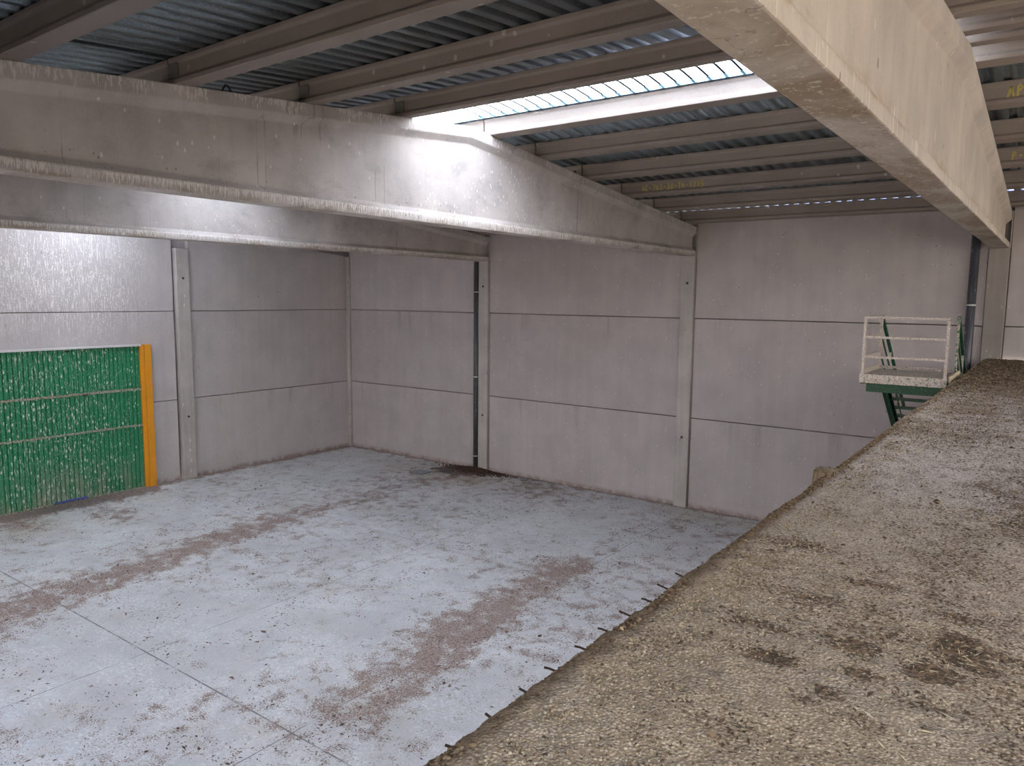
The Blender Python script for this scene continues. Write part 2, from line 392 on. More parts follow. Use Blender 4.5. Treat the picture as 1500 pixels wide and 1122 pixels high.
def mat_door():
    N = NT('green_painted_sheet')
    x, y, z = N.xyz()
    p = N.pos()
    c = N.mix(N.noise(p, 1.5, 4), (.012, .15, .066), (.018, .215, .095))
    mid = N.ss(N.math('ABSOLUTE', N.math('ADD', y, 9.2)), .3, 2.2, 1, .25)
    s = N.math('MAXIMUM', spots(N, 17, .36, .55, 2.4, .5), spots(N, 30, .40, .5, 7.2, .4))
    s = N.math('MAXIMUM', s, N.math('MULTIPLY', runs(N, 30, 1.7, .575, 6.0), mid))
    s = N.math('MULTIPLY', s, N.ss(N.math('ADD', N.noise(p, 2.2, 3), N.math('MULTIPLY', mid, .35)), .50, .72, .25, 1))
    c = N.mix(N.math('MULTIPLY', s, .78), c, (.62, .62, .56))
    dust = N.math('MULTIPLY', N.ss(z, .1, 1.15, 1, 0), N.ss(N.noise(N.pos((3, 3, 1.2)), 1.0, 4), .3, .7))
    dust = N.math('MULTIPLY', dust, N.ss(N.math('ABSOLUTE', N.math('ADD', y, 9.0)), .4, 1.9, 1, .35))
    c = N.mix(N.math('MULTIPLY', dust, .85), c, (.30, .29, .22))
    sp = N.math('MULTIPLY', spots(N, 24, .4, .55, 3.9, .8), N.math('MULTIPLY', N.ss(N.math('ABSOLUTE', N.math('SUBTRACT', z, 1.05)), .1, .45, 1, 0), N.ss(N.math('ABSOLUTE', N.math('ADD', y, 9.05)), .2, 1.1, 1, 0)))
    c = N.mix(N.math('MULTIPLY', sp, .8), c, (.42, .36, .25))
    return N.bsdf(c, .45, 0, None, .4)
M_DOOR = mat_door()
def mat_paint(name, base, sp=.4, spc=(.62, .58, .52), rough=.5, dens=.35, scale=24):
    N = NT(name); p = N.pos()
    c = N.mix(N.noise(p, 3, 4), tuple(b*.8 for b in base), base)
    s = N.math('MAXIMUM', spots(N, scale, .4, dens, 3.1, .5), N.ss(N.noise(p, scale*1.6, 3, .7), .60, .66))
    c = N.mix(N.math('MULTIPLY', s, sp), c, spc)
    return N.bsdf(c, rough, 0, None, .4)
M_YELLOW = mat_paint('orange_yellow_paint', (.72, .30, .012), .18)
M_GREEN = mat_paint('dark_green_paint', (.008, .075, .032), .25, dens=.15)
def mat_crusted(name, amount, base=(.012, .10, .045)):
    """green paint under a thick crust of droppings"""
    N = NT(name); p = N.pos()
    n = N.noise(p, 26, 4, .7)
    c = N.mix(N.ss(n, .62-amount*.3, .70-amount*.3), base, (.43, .375, .325))
    c = N.mix(N.ss(N.noise(p, 60, 3, .7), .50, .58, 0, .8), c, (.19, .115, .085))
    return N.bsdf(c, .85, 0, N.bump(n, .5, .006), .2)
M_RAIL = mat_crusted('crusted_rail', 1.05)
M_DECK = mat_crusted('crusted_deck', .85)
M_WOOD = mat_paint('pale_timber', (.55, .45, .30), .3, (.3, .22, .15), .8)
M_LEDGE = mat_paint('droppings_ledge', (.62, .61, .60), .4, (.3, .28, .26), .9)
M_GREENRAIL = mat_crusted('crusted_green_rail', .62, (.012, .15, .065))
def mat_plain(name, col, rough=.5, metal=0.0, spec=.4, var=.2):
    N = NT(name); n = N.noise(N.pos(), 14, 4, .6)
    c = N.mix(n, tuple(b*(1-var) for b in col), tuple(b*(1+var) for b in col))
    return N.bsdf(c, rough, metal, None, spec)
def mat_pipe():
    N = NT('dark_pvc_pipe'); p = N.pos()
    c = N.mix(N.noise(p, 3, 4), (.045, .045, .055), (.075, .075, .09))
    s = N.math('MAXIMUM', spots(N, 22, .3, .3, 3.1, .35), N.math('MULTIPLY', runs(N, 40, 3.0, .60, 1.2), .6))
    c = N.mix(N.math('MULTIPLY', s, .4), c, (.5, .48, .46))
    return N.bsdf(c, .38, 0, None, .5)
M_PIPE = mat_pipe()
M_CLIP = mat_plain('pale_clip', (.55, .54, .52), .5)
M_RUST = mat_plain('rusty_steel', (.055, .028, .018), .85, .2)
M_HOOK = mat_plain('dark_steel', (.02, .018, .02), .6, .3)
M_YTEXT = mat_plain('yellow_marker', (.52, .43, .13), .8)
M_BLUE = mat_plain('blue_plastic', (.07, .10, .32), .6)
M_GRATE = mat_plain('grey_iron', (.22, .25, .26), .6, .3)
M_PLATE = mat_plain('plate_steel', (.17, .16, .145), .7, .1)
M_DARK = mat_plain('dark_hole', (.05, .045, .04), .9)
M_GUTTER = mat_plain('grey_gutter', (.16, .17, .18), .6, .4)
M_SOIL = mat_plain('yard_soil', (.13, .12, .11), .95)

# ------------------------------------------------------------------ dimensions
B = 6.25                       # bay
HW = 0.17                      # half width of a column
X0 = 0.354                     # face of the left wall
ZJ1, ZJ2 = 2.236, 4.659        # panel joints
ZB = 6.145                     # soffit of the beams
YA = -8.4                      # ridge
SL = 0.0929
def ztop(y): return 7.6 - SL*abs(y-YA)
ZP = 4.04; XE = 18.62          # platform top and edge
YF = -16.85                    # front eave

# ------------------------------------------------------------------ floor
gx = np.linspace(X0-.05, 18.72, 230); gy = np.linspace(YF, .05, 212)
GX, GY = np.meshgrid(gx, gy)
def band(x, y, pts, hw):
    ys = np.array([q[0] for q in pts]); xs = np.array([q[1] for q in pts]); ws = np.array([q[2] for q in pts]); st = np.array([q[3] for q in pts])
    cx = np.interp(y, ys, xs); wd = np.interp(y, ys, ws)*hw; s = np.interp(y, ys, st, left=0, right=0)
    return s*np.exp(-((x-cx)/wd)**2)
def blob(x, y, cx, cy, rx, ry, s=1.0): return s*np.exp(-(((x-cx)/rx)**2+((y-cy)/ry)**2))
def floor_dirt(x, y):
    wob = (fbm(x*.7, y*.7, 3, 5)-.5)*1.2
    xx = x + wob*.6
    d = band(xx, y, [(-16.8, 6.9, .9, .5), (-13.6, 6.7, 1.1, 1.0), (-12.5, 6.5, .95, 1.05), (-11.2, 6.25, .75, 1.0), (-9.6, 6.0, .65, 1.05), (-7.7, 5.75, .7, 1.0), (-5.4, 5.65, .55, .8), (-2.7, 5.8, .4, .75), (-.5, 6.3, .4, .9)], 1.3)
    d = d*1.0; d = np.maximum(d, band(xx, y, [(-14., 13.2, .6, .25), (-11.6, 12.9, .7, .5), (-10.4, 12.85, .7, .75), (-9.4, 12.75, .85, 1.05), (-7.8, 12.75, .8, 1.1), (-6.4, 12.6, .65, 1.0), (-5.2, 12.5, .75, 1.1), (-4.4, 12.5, .5, .5), (-2.6, 12.6, .5, .45), (-.4, 12.7, .6, .55)], 1.15))
    door = np.exp(-((x-.55)/.75)**2)*np.clip((-6.7-y)*2, 0, 1)*1.5
    d = np.maximum(d, door)
    d = np.maximum(d, blob(xx, y, 2.2, -8.9, 1.3, .7, .8)); d = np.maximum(d, blob(xx, y, 1.4, -10.6, 1.1, .7, .9))
    d = np.maximum(d, np.exp(-((x-X0)/.36)**2)*1.25); d = np.maximum(d, np.exp(-(y/.20)**2)*1.2)
    d = np.maximum(d, blob(x, y, 5.8, -.65, 1.2, .55, 1.4)); d = np.maximum(d, blob(x, y, 7.4, -.2, 1.2, .25, .9))
    base = .17 + .50*np.clip(fbm(x*.35+3, y*.35, 3, 11)-.35, 0, 1)*2
    base = base + .12*np.exp(-((x-12.6)/2.0)**2)*np.clip((y+13)/2, 0, 1) + .12*np.exp(-((x-6)/2.0)**2)
    near = blob(x, y, 13.0, -11.0, .8, .8, .25)
    return np.clip(np.maximum(d, base)+near, 0, 1.3)
D = floor_dirt(GX, GY)
DK = np.clip(blob(GX, GY, 6.1, -.35, .9, .35, 1.3)+blob(GX, GY, 5.3, -.95, 1.0, .4, 1.1)+blob(GX, GY, 7.6, -.15, 1.2, .16, .8)+blob(GX, GY, .75, -9.3, .6, 1.8, .8), 0, 1)
ST = np.clip(blob(GX, GY, 5.0, -1.3, 1.6, .7, .7)+blob(GX, GY, 6.6, -1.0, 1.3, .5, .7)+blob(GX, GY, 1.6, -10.3, 1.2, 1.0, .6)+blob(GX, GY, 13.2, -.5, 1.2, .5, .6), 0, 1)*fbm(GX*1.5, GY*1.5, 3, 3)*1.5
nx, ny = len(gx), len(gy)
idx = np.arange(nx*ny).reshape(ny, nx)
fq = np.stack([idx[:-1, :-1], idx[:-1, 1:], idx[1:, 1:], idx[1:, :-1]], -1).reshape(-1, 4)
fl = npmesh('floor', np.stack([GX, GY, np.zeros_like(GX)], -1).reshape(-1, 3), fq, M_FLOOR, {'dirt': D.ravel(), 'dark': DK.ravel(), 'stain': np.clip(ST, 0, 1).ravel()})
tag(fl, kind='structure')

# ------------------------------------------------------------------ walls
def panel(name, x0, x1, y0, y1, z0, z1, mat, parent, tint, top=None, axis='x'):
    """one precast panel with chamfered edges; top: function giving a sloped upper edge"""
    bm = box(x0, x1, y0, y1, z0, z1, bev=.006)
    if top is not None:
        for v in bm.verts:
            if v.co.z > z1-.05: v.co.z += top(v.co.y)-z1
    o = obj(name, bm, mat, parent); o['tint'] = tint
    return o
G = .010
wall_back = tag(obj('wall_back', box(X0-.2, 25.0, .20, .30, -.05, 6.95), M_PANEL), kind='structure'); wall_back['tint'] = .6
tints = [[.15, .35, .0], [.0, .30, .22], [.05, .18, .0], [.0, .1, .05]]
for k in range(4):
    xa = (k*B+HW+.012) if k else X0+.15; xb = (k+1)*B-HW-.012
    for r, (za, zb) in enumerate(((-.05, ZJ1), (ZJ1, ZJ2), (ZJ2, 6.95))):
        panel('wall_panel', xa, xb, 0.0, .19, za+G, zb-G, M_PANEL, wall_back, tints[k][r])
wall_left = tag(obj('wall_left', box(X0-.30, X0-.20, YF-.1, .3, -.05, 6.2), M_PANEL_L), kind='structure'); wall_left['tint'] = .6
gt = lambda y: 6.40 + .112*min(abs(y), 16.8-abs(y))
ysegs = [(-5.69, -.02), (-11.9, -6.15), (YF, -12.3)]
tl = [[.1, .3, .15], [.0, .25, .2], [.1, .1, .1]]
for k, (ya, yb) in enumerate(ysegs):
    for r, (za, zb) in enumerate(((-.05, ZJ1), (ZJ1, ZJ2), (ZJ2, 6.35))):
        o = panel('wall_panel', X0-.19, X0, ya+.012, yb-.012, za+G, zb-G, M_PANEL_L, wall_left, tl[k][r], top=(gt if r == 2 else None))
# gable infill above the top panels, set back
bm = bmesh.new()
prof = [(YF, 6.2), (.3, 6.2), (.3, ztop(.3)+.3), (YA, ztop(YA)+.3), (YF, ztop(YF)+.3)]
va = [bm.verts.new((X0-.28, y, z)) for y, z in prof]; vb = [bm.verts.new((X0-.14, y, z)) for y, z in prof]
bm.faces.new(va); bm.faces.new(vb[::-1])
for i in range(5): bm.faces.new((va[i], vb[i], vb[(i+1) % 5], va[(i+1) % 5]))
g = obj('gable_infill', bm, M_PANEL, wall_left); g['tint'] = .9
wf = tag(obj('wall_front', box(X0-.3, 18.55, YF-.25, YF-.05, 4.25, 7.02), M_PANEL), kind='structure'); wf['tint'] = .2  # unseen wall; the opening below is shaped to let in more daylight

# ------------------------------------------------------------------ columns
COLN = {1: ('grey concrete wall column beside the dark downpipe, near the back corner', 6.25), 2: ('grey concrete wall column under the middle roof beam end', 12.5), 3: ('brownish concrete column standing at the platform end under the near beam', 18.75)}
socket_z = {1: (5.42, 1.66), 2: (5.5, 1.75), 3: ()}
for k, (lab, xc) in COLN.items():
    bm = box(xc-HW, xc+HW, -.09, .19, 0.0, ZB, bev=.012)
    root = tag(obj('concrete_column', bm, M_COLUMN_D if k == 3 else M_COLUMN), lab, 'column', 'precast columns along the back wall')
    f = bmesh.new(); bx(f, xc-HW-.005, xc-.155, -.02, .19, ZB, ztop(0)+.02); bx(f, xc+.155, xc+HW+.005, -.02, .19, ZB, ztop(0)+.02)
    obj('bearing_fork', f, M_COLUMN, root)
    for z in socket_z[k]:
        s = bmesh.new(); tube(s, [(xc+.0, -.085, z), (xc, -.098, z)], .032, 14); obj('anchor_socket', s, M_DARK, root)
bm = box(X0-.19, X0+.13, -6.10, -5.73, 0.0, 6.35, bev=.014)
pl = tag(obj('concrete_column', bm, M_COLUMN), 'grey concrete column on the left wall, right of the yellow door jamb', 'column')
for z in (5.55, 1.75):
    s = bmesh.new(); tube(s, [(X0+.125, -5.92, z), (X0+.138, -5.92, z)], .032, 14); obj('anchor_socket', s, M_DARK, pl)
bm = box(X0-.19, X0-.19+.30, 0-.019, .19, 0.0, 6.4, bev=.004); bx(bm, X0-.001, X0+.14, -.065, .19, 0.0, 6.4, bev=.012)
tag(obj('concrete_column', bm, M_COLUMN), 'slim concrete post filling the corner between the two walls', 'column')

# ------------------------------------------------------------------ roof beams
def make_beam(xc, mat, lab):
    """peaked I section girder running in y; flat soffit, top rising to the ridge"""
    bm = bmesh.new()
    def section(y):
        zt = ztop(y)
        h = [(.147, ZB), (.147, ZB+.105), (.062, ZB+.185), (.062, zt-.235), (.15, zt-.15), (.15, zt)]
        return [bm.verts.new((xc+a, y, z)) for a, z in h] + [bm.verts.new((xc-a, y, z)) for a, z in reversed(h)]
    ys = [-.015, -1.2, -2.5, -4, -5.5, -7.0, -7.9, -8.2, YA, -8.6, -8.9, -9.8, -11.3, -12.8, -14.3, -15.6, YF+.05]
    rs = [section(y) for y in ys]
    # soften the peak a little
    n = 12
    for a, b in zip(rs[:-1], rs[1:]):
        for i in range(n): bm.faces.new((a[i], a[(i+1) % n], b[(i+1) % n], b[i]))
    bm.faces.new(rs[0]); bm.faces.new(rs[-1][::-1])
    bmesh.ops.recalc_face_normals(bm, faces=bm.faces[:])
    long = [e for e in bm.edges if abs((e.verts[0].co-e.verts[1].co).y) > .05]
    bmesh.ops.bevel(bm, geom=long, offset=.012, segments=2, profile=.5, affect='EDGES')
    return tag(obj('roof_beam', bm, mat), lab, 'beam', 'peaked concrete roof beams')
beam2 = make_beam(B, M_BEAM, 'pale concrete roof beam farthest away, seen beneath the middle beam')
beam1 = make_beam(2*B, M_BEAM, 'long peaked concrete beam crossing the upper left, streaked white along both flanges')
beam3 = make_beam(3*B, M_BEAM_NEAR, 'brown-stained concrete beam nearest the camera, soffit seen from below')
for y in (-12.31, -5.29):
    l = bmesh.new(); z = ztop(y)
    tube(l, [(2*B, y-.075, z-.01), (2*B, y-.045, z+.045), (2*B, y-.015, z+.095), (2*B, y+.015, z+.095), (2*B, y+.05, z+.045), (2*B, y+.085, z-.01)], .009, 8)
    obj('lifting_loop', l, M_HOOK, beam1)

# ------------------------------------------------------------------ purlins
def make_purlin(xa, xb, y, name='roof_purlin'):
    z = ztop(y)
    s = [(-.105, 0), (-.105, .045), (-.075, .075), (-.075, .195), (-.092, .22), (-.092, .26)]
    s = s + [(-a, b) for a, b in reversed(s)]
    t = SL if y < YA else -SL
    bm = bmesh.new()
    A = [bm.verts.new((xa, y+a, z+b+a*t)) for a, b in s]; C = [bm.verts.new((xb, y+a, z+b+a*t)) for a, b in s]
    bm.faces.new(A); bm.faces.new(C[::-1]); n = len(s)
    for i in range(n): bm.faces.new((A[i], A[(i+1) % n], C[(i+1) % n], C[i]))
    bmesh.ops.recalc_face_normals(bm, faces=bm.faces[:])
    bmesh.ops.bevel(bm, geom=[e for e in bm.edges if abs((e.verts[0].co-e.verts[1].co).x) > .5], offset=.006, segments=1, affect='EDGES')
    return obj(name, bm, M_PURLIN)
MID = [(-.50, 'lowest of the middle bay, against the head of the back wall'), (-1.95, 'middle bay, second up from the back wall'), (-3.42, 'middle bay, third up from the back wall, with yellow writing'),
       (-4.96, 'middle bay, fourth up from the back wall'), (-6.47, 'middle bay, next below the bright lit one'), (-7.86, 'middle bay, brightly lit under the edge of the skylight'),
       (-9.74, 'middle bay, just above the skylight'), (-11.28, 'middle bay, second above the skylight'), (-12.86, 'middle bay, third above the skylight, beside the lifting loop'), (-14.42, 'middle bay, wide one at the top left corner')]
mids = {}
for i, (y, wh) in enumerate(MID):
    o = tag(make_purlin(2*B+.012, 3*B-.012, y), 'concrete roof purlin, '+wh, 'purlin', 'roof purlins of the middle bay'); mids[i] = o
for i in (6, 7, 8):
    y = MID[i][0]; z = ztop(y)
    obj('joint_plate', box(2*B+.02, 2*B+.17, y-.105, y-.082, z+.05, z+.19), M_PLATE, mids[i])
LEFTB = [-.50, -1.95, -3.42, -4.96, -6.47, -7.86, -9.74, -11.28, -12.86, -14.42]
ordn = ['first', 'second', 'third', 'fourth', 'fifth', 'sixth', 'seventh', 'eighth', 'ninth', 'tenth']
for i, y in enumerate(LEFTB):
    tag(make_purlin(B+.012, 2*B-.012, y), 'purlin end showing over the middle beam, %s along that beam from the back wall' % ordn[i], 'purlin', 'roof purlins beyond the middle beam')
RIGHT = [(-.50, 'lowest, against the back wall'), (-2.02, 'second up from the back wall'), (-3.48, 'third up from the back wall, marked in yellow'), (-4.90, 'fourth up from the back wall'),
         (-6.40, 'fifth from the back wall, marked with yellow A'), (-7.84, 'just below the ridge'), (-8.42, 'right at the ridge'), (-8.98, 'just past the ridge'), (-9.74, 'topmost in the right corner')]
rights = {}
for i, (y, wh) in enumerate(RIGHT):
    rights[i] = tag(make_purlin(3*B+.012, 4*B-.012, y), 'purlin right of the near beam, '+wh, 'purlin', 'roof purlins right of the near beam')

# yellow handwriting on the purlin sides, drawn stroke by stroke
GL = {'A': [[(0, 0), (.3, 1), (.6, 0)], [(.12, .4), (.48, .4)]], 'C': [[(.55, .85), (.3, 1), (.05, .7), (.05, .3), (.3, 0), (.55, .15)]], '-': [[(.08, .5), (.5, .5)]],
      '7': [[(.02, .95), (.55, 1), (.2, 0)], [(.15, .5), (.45, .5)]], '6': [[(.5, .95), (.15, .6), (.05, .25), (.3, 0), (.52, .25), (.3, .48), (.08, .3)]],
      '3': [[(.05, .9), (.35, 1), (.5, .78), (.25, .55), (.52, .3), (.3, 0), (.03, .12)]], '0': [[(.3, 1), (.05, .6), (.1, .15), (.3, 0), (.5, .3), (.5, .75), (.3, 1)]],
      'T': [[(0, 1), (.6, 1)], [(.3, 1), (.28, 0)]], '4': [[(.2, 1), (.05, .4), (.55, .42)], [(.42, .75), (.38, 0)]], '1': [[(.12, .75), (.35, 1), (.32, 0)]],
      '2': [[(.05, .8), (.3, 1), (.52, .75), (.05, .02), (.58, .04)]], '5': [[(.52, 1), (.12, .97), (.1, .58), (.42, .55), (.5, .25), (.3, 0), (.03, .08)]],
      'P': [[(.1, 0), (.12, 1), (.45, .95), (.5, .68), (.13, .5)]], '.': [[(.2, .0), (.26, .06)]]}
def writing(txt, x, y, z, h, parent, wd=.022):
    bm = bmesh.new(); cx = x
    for ch in txt:
        for st in GL[ch]:
            for a, b in zip(st[:-1], st[1:]):
                bar(bm, (cx+a[0]*h*.85, y, z+a[1]*h), (cx+b[0]*h*.85, y, z+b[1]*h), wd*.5, .0015, up=(0, 1, 0))
        cx += h*.72
    o = obj('yellow_marking', bm, M_YTEXT, parent); o['label'] = 'yellow handwritten marking '+txt
    return o
def ws(y): return y-.0775
writing('AC-763-30-T4-1215', 12.95, ws(-3.42), ztop(-3.42)+.085, .105, mids[2])
writing('AP', 19.10, ws(-6.40), ztop(-6.40)+.08, .12, rights[4], .022)
writing('P-11.5', 19.02, ws(-3.48), ztop(-3.48)+.082, .115, rights[2], .022)

# ------------------------------------------------------------------ roof sheet and skylights
PITCH = .21; RIB = .042
def sheet(name, xa, xb, ya, yb, mat, lift=.262, parent=None, pitch=PITCH):
    n = int(math.ceil((xb-xa)/pitch)); xs = []; hs = []
    for k in range(n):
        x = xa+k*pitch
        for dx, h in ((0, 0), (.105, 0), (.125, RIB), (.19, RIB)):
            if x+dx <= xb: xs.append(x+dx); hs.append(h)
    xs.append(xb); hs.append(0)
    ys = [ya, yb] if not (ya < YA < yb) else [ya, YA, yb]
    co = [(x, y, ztop(y)+lift+h) for y in ys for x, h in zip(xs, hs)]
    m = len(xs); f = [(j*m+i, j*m+i+1, (j+1)*m+i+1, (j+1)*m+i) for j in range(len(ys)-1) for i in range(m-1)]
    o = npmesh(name, co, f, mat, parent=parent)
    md = o.modifiers.new('thickness', 'SOLIDIFY'); md.thickness = .0015; md.offset = 1
    return o
Y1, Y2 = -7.80, -9.76          # skylight strip
ceiling = tag(sheet('ceiling', .03, 25.1, Y1, -.40, M_SHEET), kind='structure')
tag(sheet('ceiling', .03, 25.1, YF-.3, Y2+.10, M_SHEET), kind='structure')
tag(sheet('ceiling', 3*B, 25.1, Y2+.101, Y1, M_SHEET), kind='structure')
for (xa, xb) in ((.03, B), (B, 2*B), (2*B, 3*B)):
    s = tag(sheet('window_1' if xa < 1 else ('window_2' if xa < 7 else 'window_3'), xa+.001, xb-.001, Y2+.101, Y1-.001, M_SKY), kind='structure')
    za_, zb_ = ztop(-8.10)+.252, ztop(-7.78)+.252
    cb = bmesh.new(); v = [cb.verts.new(q) for q in ((xa+.002, -8.10, za_), (xb-.002, -8.10, za_), (xb-.002, -7.80, zb_), (xa+.002, -7.80, zb_))]
    v2 = [cb.verts.new(q.co+Vector((0, 0, .004))) for q in v]
    cb.faces.new(v); cb.faces.new(v2[::-1])
    for i in range(4): cb.faces.new((v[i], v2[i], v2[(i+1) % 4], v[(i+1) % 4]))
    obj('closure_strip', cb, M_SKYB, s)
    obj('gasket', box(xa+.002, xb-.002, -7.985, -7.965, ztop(-7.97)+.236, ztop(-7.97)+.25), M_HOOK, s)
window3 = s
tag(obj('trim_1', box(-.05, 25.1, -.385, .42, 6.97, 7.115), M_GUTTER), kind='structure')

tag(obj('sun_leak_blocker', box(.1, 6.235, -.595, -.41, 6.87, 7.115), M_PURLIN), kind='structure')  # unseen board, added only to block sun leaking in at the eave

# ------------------------------------------------------------------ downpipes
def downpipe(x, y, z1, clips, r, lab):
    bm = bmesh.new(); tube(bm, [(x, y, 0.02), (x, y, z1)], r, 20)
    o = tag(obj('downpipe', bm, M_PIPE, smooth=False), lab, 'pipe')
    for p in o.data.polygons: p.use_smooth = len(p.vertices) == 4
    for z in clips:
        c = bmesh.new(); tube(c, [(x, y, z-.014), (x, y, z+.014)], r+.005, 20); obj('pipe_clip', c, M_CLIP, o)
    return o
downpipe(5.99, -.085, 6.13, (5.26, 2.78, .41), .072, 'dark grey rainwater pipe down the back wall to the floor, by the sludge')
downpipe(18.36, -.085, 6.95, (5.06, 2.5, .6), .078, 'dark rainwater pipe in shadow behind the railing and platform column')

# ------------------------------------------------------------------ green door
door = tag(empty('door_1', (X0+.01, -9.7, 0)), 'green ribbed metal overhead door splashed with white droppings, in the left wall', 'door', kind='structure')
def child(name, bm, mat, root, **k):
    o = obj(name, bm, mat, root, **k); o.matrix_parent_inverse = Matrix.Translation(-root.location); return o
DY0, DY1 = -12.2, -7.19
def door_sheet(z0, z1):
    bm = bmesh.new(); pitch = .1085; xf = X0+.05; prof = []
    y = DY0
    while y < DY1-.02:
        for dy, dx in ((0, 0), (.010, .034), (.084, .034), (.094, 0)):
            if y+dy < DY1: prof.append((y+dy, xf+dx))
        y += pitch
    prof.append((DY1, xf))
    a = [bm.verts.new((x, y, z0)) for y, x in prof]; b = [bm.verts.new((x, y, z1)) for y, x in prof]
    for i in range(len(a)-1): bm.faces.new((a[i], a[i+1], b[i+1], b[i]))
    # back skin
    c = [bm.verts.new((xf-.03, DY0, z0)), bm.verts.new((xf-.03, DY1, z0)), bm.verts.new((xf-.03, DY1, z1)), bm.verts.new((xf-.03, DY0, z1))]
    bm.faces.new(c[::-1]); bm.faces.new([c[0], a[0], b[0], c[3]][::-1]); bm.faces.new([c[1], a[-1], b[-1], c[2]])
    return bm
for z0, z1 in ((.03, 1.665), (1.71, 2.62), (2.675, 3.765)): child('door_panel', door_sheet(z0, z1), M_DOOR, door)
for z, h in ((1.688, .028), (2.648, .034)): child('cross_rail', box(X0+.02, X0+.105, DY0, DY1, z-h, z+h*.7, bev=.004), M_GREENRAIL, door)
child('lintel_ledge', box(X0+.004, X0+.15, DY0, DY1+.02, 3.765, 3.815, bev=.006), M_LEDGE, door)
bm = box(X0+.004, X0+.11, -7.19, -7.09, 0.0, 3.79, bev=.004); bx(bm, X0+.004, X0+.16, -7.085, -6.915, 0.0, 3.80, bev=.004)
j = child('door_jamb', bm, M_YELLOW, door); j['label'] = 'orange yellow steel jamb'
j2 = child('jamb_box', box(X0+.112, X0+.14, -7.185, -7.10, 3.42, 3.72, bev=.004), M_YELLOW, door)
child('bottom_rail', box(X0+.02, X0+.085, DY0, DY1, 0.003, .035), M_GREENRAIL, door)
wk = bmesh.new()
bx(wk, X0+.086, X0+.094, -9.36, -8.62, 1.535, 1.575); bx(wk, X0+.086, X0+.092, -9.36, -9.335, .08, 1.535); bx(wk, X0+.086, X0+.092, -8.645, -8.62, .08, 1.535)
child('wicket_frame', wk, M_DOOR, door)
t = child('threshold_strip', box(X0+.088, X0+.125, -9.42, -8.68, .03, .075, bev=.004), M_BLUE, door); t['label'] = 'blue threshold strip'
for y in (-8.95, -8.6): child('latch', box(X0+.078, X0+.10, y-.04, y+.04, 3.70, 3.73) if y < -8.8 else box(X0+.106, X0+.12, y-.06, y+.06, 2.60, 2.63), M_HOOK, door)

# ------------------------------------------------------------------ platform
def axis(segs):
    r = []
    for a, b, st in segs: r += list(np.arange(a, b-1e-6, st))
    r.append(segs[-1][1]); return np.array(r)
ay = axis([(-24, -16.6, .12), (-16.6, -13.6, .016), (-13.6, -9, .03), (-9, -4, .06), (-4, -.07, .1)])
top_off = axis([(.10, .5, .02), (.5, 1.6, .025), (1.6, 7.4, .15)])      # distance in from the edge
prof_s = []                                                            # (dx from edge, z, rim)
for zz in (-4.04, -3.0, -1.6, -.8, -.4, -.25, -.16, -.12): prof_s.append((.0, zz, 1.0))
for q in range(1, 8):
    a = math.pi/2*q/8; prof_s.append((.10-.10*math.cos(a), -.10+.10*math.sin(a), 1.0))
for d_ in top_off: prof_s.append((d_, 0.0, .85*math.exp(-((d_-.10)/.022)**2)))
prof_s = np.array(prof_s)
PY, PS = np.meshgrid(ay, np.arange(len(prof_s)), indexing='ij')
PX = XE + prof_s[PS, 0]; PZ = ZP + prof_s[PS, 1]; RM = prof_s[PS, 2]
edge_n = (fbm(PY*2.2, PY*0+1.5, 3, 21)-.5)*.05 + (vnoise(PY*16, PZ*16, None, 4)-.5)*.030 + (vnoise(PY*38, PZ*38+3, None, 8)-.5)*.020
infl = np.exp(-np.clip(prof_s[PS, 0]-.02, 0, 9)/.08)
PX = PX + edge_n*infl
PZ = PZ + ((fbm(PX*1.3, PY*1.3, 3, 31)-.5)*.030 + (vnoise(PX*22, PY*22, None, 2)-.5)*.010 + (vnoise(PX*50, PY*50, None, 3)-.5)*.008)*np.clip((PZ-3.5)*2, 0, 1)
def on_plat(px, py):
    """where the sight line through a photo pixel meets the platform top"""
    d = _f*F_PX + _r2*(px-750) - _u2*(py-561); t = (ZP-CAM.z)/d.z; return CAM.x+d.x*t, CAM.y+d.y*t
def plat_dirt(x, y):
    d = .12 + .22*np.clip((y+15)/3, 0, 1) + .45*np.clip(fbm(x*1.1+7, y*.8, 3, 41)-.38, 0, 1)*2
    d = d + .62*np.exp(-((y+3.0)/5.0)**2) + .5*np.exp(-(y/.5)**2)
    for px, py, rx, ry, s in ((1125, 960, .10, .07, 1.0), (1250, 945, .16, .10, .8), (1120, 915, .2, .06, .7), (1210, 1015, .09, .06, .7), (1255, 985, .08, .06, .75), (1365, 985, .09, .08, 1.1),
                              (1405, 950, .10, .14, 1.1), (1440, 980, .08, .06, .8), (1400, 905, .15, .10, .7), (1320, 930, .16, .1, .6), (1080, 895, .1, .1, .5), (1170, 870, .3, .1, .6), (1280, 855, .2, .08, .6),
                              (1180, 800, .6, .12, .55), (1300, 850, .3, .1, .4), (1170, 1020, .1, .08, .5), (1260, 1060, .12, .08, .45), (1400, 1040, .25, .12, .45), (1480, 965, .15, .06, .6), (1100, 845, .3, .1, .4), (1450, 850, .3, .1, .35)):
        cx, cy = on_plat(px, py); d = np.maximum(d, blob(x, y, cx, cy, rx, ry, s*1.05))
    return np.clip(d, 0, 1.2)
PD = plat_dirt(PX, PY)*np.clip((PZ-3.6)*3, .15, 1)
ny_, ns_ = PX.shape; idx = np.arange(ny_*ns_).reshape(ny_, ns_)
fq = np.stack([idx[:-1, :-1], idx[1:, :-1], idx[1:, 1:], idx[:-1, 1:]], -1).reshape(-1, 4)[:, ::-1]
plat = npmesh('raised_platform', np.stack([PX, PY, PZ], -1).reshape(-1, 3), fq, M_PLAT, {'rim': RM.ravel(), 'dirt': PD.ravel()}, smooth=True)
tag(plat, kind='structure')

